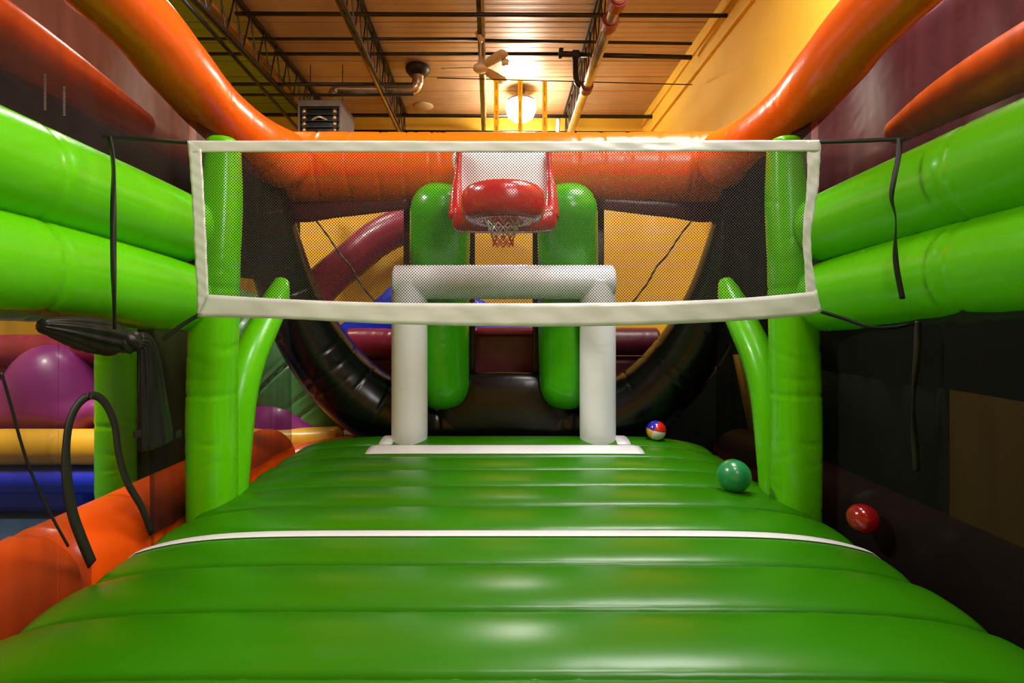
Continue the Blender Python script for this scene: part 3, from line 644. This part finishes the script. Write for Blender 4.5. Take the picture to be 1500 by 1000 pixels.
tag(ribbon('hanging_strap', [P(160, 199, 2.62), P(166, 240, 2.58), P(166, 300, 2.56), P(166, 370, 2.56), P(167, 430, 2.56), P(168, 482, 2.58)], [0.02, 0.03, 0.028, 0.026, 0.03, 0.02], STRAP, vn, side=(1, 0, 0), twist=0.5), 'black strap hanging down over the left green tubes')
tag(ribbon('hanging_strap', [P(1318, 203, 2.6), P(1316, 230, 2.58), P(1306, 285, 2.56), P(1312, 320, 2.56), P(1312, 380, 2.56), P(1322, 438, 2.56)], 0.024, STRAP, vn, side=(1, 0, 0), twist=0.9), 'black strap hanging loose over the right green tubes')
ribbon('hanging_strap', [P(1345, 470, 2.6), P(1343, 520, 2.6), P(1338, 600, 2.62), P(1343, 690, 2.65)], 0.03, STRAP, vn, side=(1, 0, 0), twist=0.6)

# ================================================================ BALLS
def ball(name, c, r_, mats, fn=None, seg=48):
    v = [(c[0], c[1], c[2]+r_)]; f = []; idx = []; nr = seg//2
    for i in range(1, nr):
        p_ = PI*i/nr
        for j in range(seg): a = 2*PI*j/seg; v.append((c[0]+r_*math.sin(p_)*math.cos(a), c[1]+r_*math.sin(p_)*math.sin(a), c[2]+r_*math.cos(p_)))
    v.append((c[0], c[1], c[2]-r_)); e = len(v)-1
    for j in range(seg): f.append((0, 1+j, 1+(j+1) % seg)); idx.append(fn(0, j) if fn else 0)
    for i in range(nr-2):
        for j in range(seg): f.append((1+i*seg+j, 1+(i+1)*seg+j, 1+(i+1)*seg+(j+1) % seg, 1+i*seg+(j+1) % seg)); idx.append(fn(i+1, j) if fn else 0)
    for j in range(seg): f.append((1+(nr-2)*seg+j, e, 1+(nr-2)*seg+(j+1) % seg)); idx.append(fn(nr-1, j) if fn else 0)
    me = bpy.data.meshes.new(name); c0 = Vector(c); me.from_pydata([tuple(Vector(q)-c0) for q in v], [], f)
    for m_ in mats: me.materials.append(m_)
    me.polygons.foreach_set('material_index', idx); me.polygons.foreach_set('use_smooth', [True]*len(f))
    o = bpy.data.objects.new(name, me); COL.objects.link(o); o.location = c; return o
def gloss(name, col, r_=0.18): return base(name, col, r_, 0, 0.6)[0]
BG = gloss('ball_green', (0.01, 0.24, 0.07, 1), 0.3); BR = gloss('ball_red', (0.25, 0.003, 0.006, 1))
tag(ball('play_ball', (P(1075, 0, 3.60)[0], 3.60, 0.112), 0.114, [BG]), 'shiny dark green ball resting on the green floor', 'ball')
tag(ball('play_ball', P(1264, 759, 3.0), 0.083, [BR]), 'small red ball in the dark gutter at right', 'ball')
cs = [gloss('beach_white', (0.8, 0.78, 0.75, 1)), gloss('beach_blue', (0.02, 0.02, 0.45, 1)), gloss('beach_red', (0.7, 0.02, 0.01, 1)), gloss('beach_yellow', (0.8, 0.4, 0.02, 1))]
o = tag(ball('beach_ball', (P(961, 0, 5.1)[0], 5.1, 0.112), 0.097, cs, lambda i, j: 2 if j < 9 or j >= 47 else 1 if j < 22 else 3 if j < 33 else 0, 48), 'small beach ball in blue, red, white and yellow by the black tube', 'ball')
from mathutils import Matrix
zz_ = Vector((-0.5, -0.85, 0.12)).normalized(); xx_ = Vector((0, 0, 1)).cross(zz_).normalized(); yy_ = zz_.cross(xx_)
o.rotation_euler = Matrix((xx_, yy_, zz_)).transposed().to_euler()

# ================================================================ THINGS BEHIND THE COURT
slide = empty('inflatable_slide', (0, 7.6, ZF), 'yellow inflatable behind the court with maroon arches', 'inflatable')
def rect(x0, y0, x1, y1, Y): return [P(x0, y0, Y)[0::2], P(x1, y0, Y)[0::2], P(x1, y1, Y)[0::2], P(x0, y1, Y)[0::2]]
def panel(name, x0, y0, x1, y1, Y, mat, parent, d=0.12, nseg=8):
    def fn(u, v):
        a = P(x0+(x1-x0)*u, y0+(y1-y0)*v, Y); return (a[0], a[1]-d*0.15*abs(math.sin(u*PI*nseg)), a[2])
    return grid(name, fn, nseg*6, 6, mat, parent, 0.05)
panel('back_panel', 395, 255, 1045, 600, 8.3, YELLOW, slide, 0.25, 6)
tube('arch_band', [P(440, 470, 7.6), P(470, 420, 7.6), P(515, 380, 7.6), P(555, 348, 7.6), P(600, 328, 7.6), P(660, 320, 7.6), P(700, 335, 7.6)], [0.27]*7, MAROON_L, slide, seg=36, wr=0.02, cap=0.4, n=110)
pillow('blue_pad', closed([P(488, 484, 7.4)[0::2], P(548, 440, 7.4)[0::2], P(590, 405, 7.4)[0::2], P(640, 412, 7.4)[0::2], P(790, 480, 7.4)[0::2], P(780, 500, 7.4)[0::2], P(500, 500, 7.4)[0::2]], 40), 7.45, 0.15, BLUE, slide)
tube('cross_roll', [P(505, 503, 7.0), P(560, 503, 7.0), P(720, 506, 7.0)], 0.21, MAROON_L, slide, seg=36, wr=0.03, cap=0.4, seams=(0.3, 0.6))
tube('cross_roll', [P(780, 500, 7.0), P(900, 500, 7.0), P(966, 500, 7.0)], 0.19, MAROON, slide, seg=36, wr=0.03, cap=0.3, seams=(0.5,))
bevel(MB().box((P(530, 0, 7.1)[0], 7.0, ZF), (P(972, 0, 7.1)[0], 7.7, P(0, 521, 7.0)[2])).build('base_block', MAROON, slide), 0.1, 4)
tube('cross_roll', [P(694, 487, 6.5), P(790, 487, 6.5)], 0.07, MAROON_L, slide, seg=24, cap=0.5)
bevel(MB().box((P(692, 0, 6.45)[0], 6.45, P(0, 566, 6.45)[2]), (P(792, 0, 6.45)[0], 6.9, P(0, 487, 6.45)[2])).build('step_block', MAROON, slide), 0.04, 3)

# left rear neighbour seen past the posts
dome = empty('inflatable_dome', (-3.4, 8.0, ZF), 'pale green inflatable with purple dome and yellow band seen past the left post', 'inflatable')
Yd = 6.5
tube('green_roll', [P(230, 560, Yd+.3), P(250, 500, Yd+.3), P(330, 490, Yd+.3), P(400, 520, Yd+.3), P(450, 570, Yd+.3), P(490, 640, Yd+.3)], [0.5, 0.5, 0.62, 0.62, 0.6, 0.5], G_PALE, dome, seg=48, wr=0.05, cap=0.6, seams=(0.3, 0.5, 0.7), pucker=0.03)
pillow('purple_dome', closed([P(360, 640, Yd)[0::2], P(372, 600, Yd)[0::2], P(400, 582, Yd)[0::2], P(430, 580, Yd)[0::2], P(465, 602, Yd)[0::2], P(500, 640, Yd)[0::2], P(440, 648, Yd)[0::2]], 50), Yd, 0.35, PURPLE, dome)
tube('yellow_roll', [P(260, 642, 6.2), P(400, 643, 6.2), P(500, 640, 6.2)], 0.13, YELLOW, dome, seg=30, cap=0.5)
bevel(MB().box((P(265, 0, 6.2)[0], 6.25, ZF), (P(520, 0, 6.2)[0], 6.8, P(0, 650, 6.2)[2])).build('base_block', ORANGE_D, dome), 0.08, 3)
tube('orange_roll', [P(340, 690, 5.9), P(450, 668, 5.95), P(530, 655, 6.0)], 0.16, ORANGE_D, dome, seg=30, cap=0.5)

# left neighbour
nb = empty('inflatable_obstacle', (-5.2, 6.0, ZF), 'maroon, purple, yellow and blue inflatable left of the court', 'inflatable')
Yn = 5.6
bevel(MB().box((P(-260, 0, Yn)[0], Yn+0.25, P(0, 640, Yn)[2]), (P(180, 0, Yn)[0], Yn+0.9, P(0, 497, Yn+.3)[2])).build('back_block', MAROON_L, nb), 0.12, 4)
tube('maroon_roll', [P(-200, 515, Yn+.3), P(0, 515, Yn+.3), P(175, 515, Yn+.3)], 0.2, MAROON_L, nb, seg=32, wr=0.04, seams=(0.4, 0.6, 0.8), cap=0.4)
for cx, w_ in ((66, 88), (-120, 88)):
    pillow('purple_arch', closed([P(cx-w_, 636, Yn)[0::2], P(cx-w_*0.75, 575, Yn)[0::2], P(cx-w_*0.4, 521, Yn)[0::2], P(cx, 505, Yn)[0::2], P(cx+w_*0.4, 521, Yn)[0::2], P(cx+w_*0.85, 575, Yn)[0::2], P(cx+w_*1.2, 636, Yn)[0::2]], 60), Yn+.05, 0.4, PURPLE, nb)
tube('purple_roll', [P(112, 628, Yn-.3), P(130, 606, Yn-.3), P(152, 604, Yn-.3), P(172, 628, Yn-.3)], 0.13, PURPLE, nb, seg=28, cap=0.6)
tube('yellow_roll', [P(-220, 654, Yn-.5), P(0, 654, Yn-.5), P(172, 654, Yn-.5)], 0.175, YELLOW, nb, seg=40, cap=0.3, wr=0.015, seams=(0.2, 0.45, 0.8), pucker=0.01)
tube('blue_roll', [P(-220, 700, Yn-.5), P(0, 700, Yn-.5), P(172, 700, Yn-.5)], 0.15, BLUE, nb, seg=40, cap=0.3, wr=0.01, seams=(0.5,), pucker=0.01)
bevel(MB().box((P(-220, 0, Yn)[0], Yn-0.45, ZF), (P(175, 0, Yn)[0], Yn+0.6, P(0, 645, Yn)[2])).build('base_block', BLUE, nb), 0.08, 3)
col = empty('inflatable_pillar', P(168, 735, 4.6), 'tall green inflatable pillar left of the left corner post', 'inflatable')
tube('pillar_tube', [P(170, 800, 4.6), P(170, 700, 4.6), P(170, 600, 4.6), P(170, 500, 4.6), P(172, 440, 4.6)], 0.155, G_TUBE, col, seg=40, cap=0.5, wr=0.03, seams=(0.2, 0.5, 0.8), pucker=0.02, n=120)
grid('shade_panel', lambda u, v: (P(180+u*145, 0, 4.75)[0], 4.75+0.02*math.sin(u*20), -0.7+v*2.1), 20, 3, GREEN_SHADE, col, 0.03)  # added sheet, stands in for shadowed green beside the pillar

# outer tubes and maroon walls above the side tubes
for s in (-1, 1):
    nm = 'left' if s < 0 else 'right'
    lab = ('maroon and orange inflatable wall seen through the upper left mesh' if s < 0 else 'maroon inflatable wall with orange tube behind the upper right mesh')
    t = empty('inflatable_wall', (s*2.9, 2.5, ZF), lab, 'inflatable')
    xw = 3.0
    if s > 0:
        grid('wall_panel', lambda u, v: (s*(xw+0.02*math.sin(u*40)), -1.2+u*6.8, H+0.85+v*1.6), 60, 4, MAROON, t, 0.05)
        grid('shade_panel', lambda u, v: (s*(xw+0.02*math.sin(u*40)), -1.2+u*6.8, 0.74+v*1.31), 60, 4, UNLIT, t, 0.05)  # dark sheets added here stand in for unlit space behind the mesh
        grid('lower_panel', lambda u, v: (s*(xw+0.02*math.sin(u*40)), 3.48+u*2.12, ZF+v*(0.74-ZF)), 30, 4, UNLIT, t, 0.05)
        grid('rear_panel', lambda u, v: (s*(xw+0.02*math.sin(u*40)), 5.62+u*1.1, ZF+v*3.6), 30, 4, UNLIT, t, 0.05)
        grid('shade_panel', lambda u, v: (1.5+u*1.6, 6.75+0.02*math.sin(u*30), ZF+v*((0.95 if 1.5+u*1.6 < 2.35 else 0.95+(1.5+u*1.6-2.35)*1.6))), 30, 4, UNLIT, t, 0.05)
        pillow('brown_pad', [P(1080, 520, 6.0)[0::2], P(1135, 520, 6.0)[0::2], P(1150, 655, 6.0)[0::2], P(1105, 640, 6.0)[0::2]], 6.0, 0.1, YELLOW, t)
        tube('outer_tube', [(s*2.72, -1.2, H+1.36), (s*2.72, 1.0, H+1.38), (s*2.72, 2.4, H+1.38), (s*2.72, 3.1, H+1.36), (s*2.72, 3.6, H+1.30)], [0.17, 0.17, 0.17, 0.14, 0.08], ORANGE, t, seg=32, cap=0.9, wr=0.01)
    else:
        grid('wall_panel', lambda u, v: (s*(xw+0.02*math.sin(u*40)), -1.2+u*6.8, H+1.45+v*1.0), 60, 4, BROWN, t, 0.05)
        grid('shade_panel', lambda u, v: (s*(xw+0.02*math.sin(u*40)), -1.2+u*6.8, H+0.35+v*1.1), 60, 4, UNLIT, t, 0.05)  # dark sheet added for the dim back of the room
        tube('outer_tube', [(s*2.78, -1.2, H+1.64), (s*2.78, 1.0, H+1.62), (s*2.78, 2.4, H+1.62), (s*2.76, 3.1, H+1.56), (s*2.70, 3.9, H+1.46)], [0.17, 0.17, 0.17, 0.16, 0.09], ORANGE, t, seg=32, cap=0.9, wr=0.02)
        grid('rear_panel', lambda u, v: (s*(xw+0.02*math.sin(u*40)), 5.62+u*1.9, 1.7+v*1.6), 30, 4, UNLIT, t, 0.05)
        ch = MB()
        for px, n_ in ((66, 15), (94, 12)):
            for i in range(n_):
                p = Vector(P(px, (109 if px < 70 else 128)+i*3.6, 2.9))
                ch.box((p.x-0.005, p.y-0.003, p.z-0.006), (p.x+0.005, p.y+0.003, p.z+0.004))
        ch.build('hanging_chain', W_CORD, t)['kind'] = 'stuff'
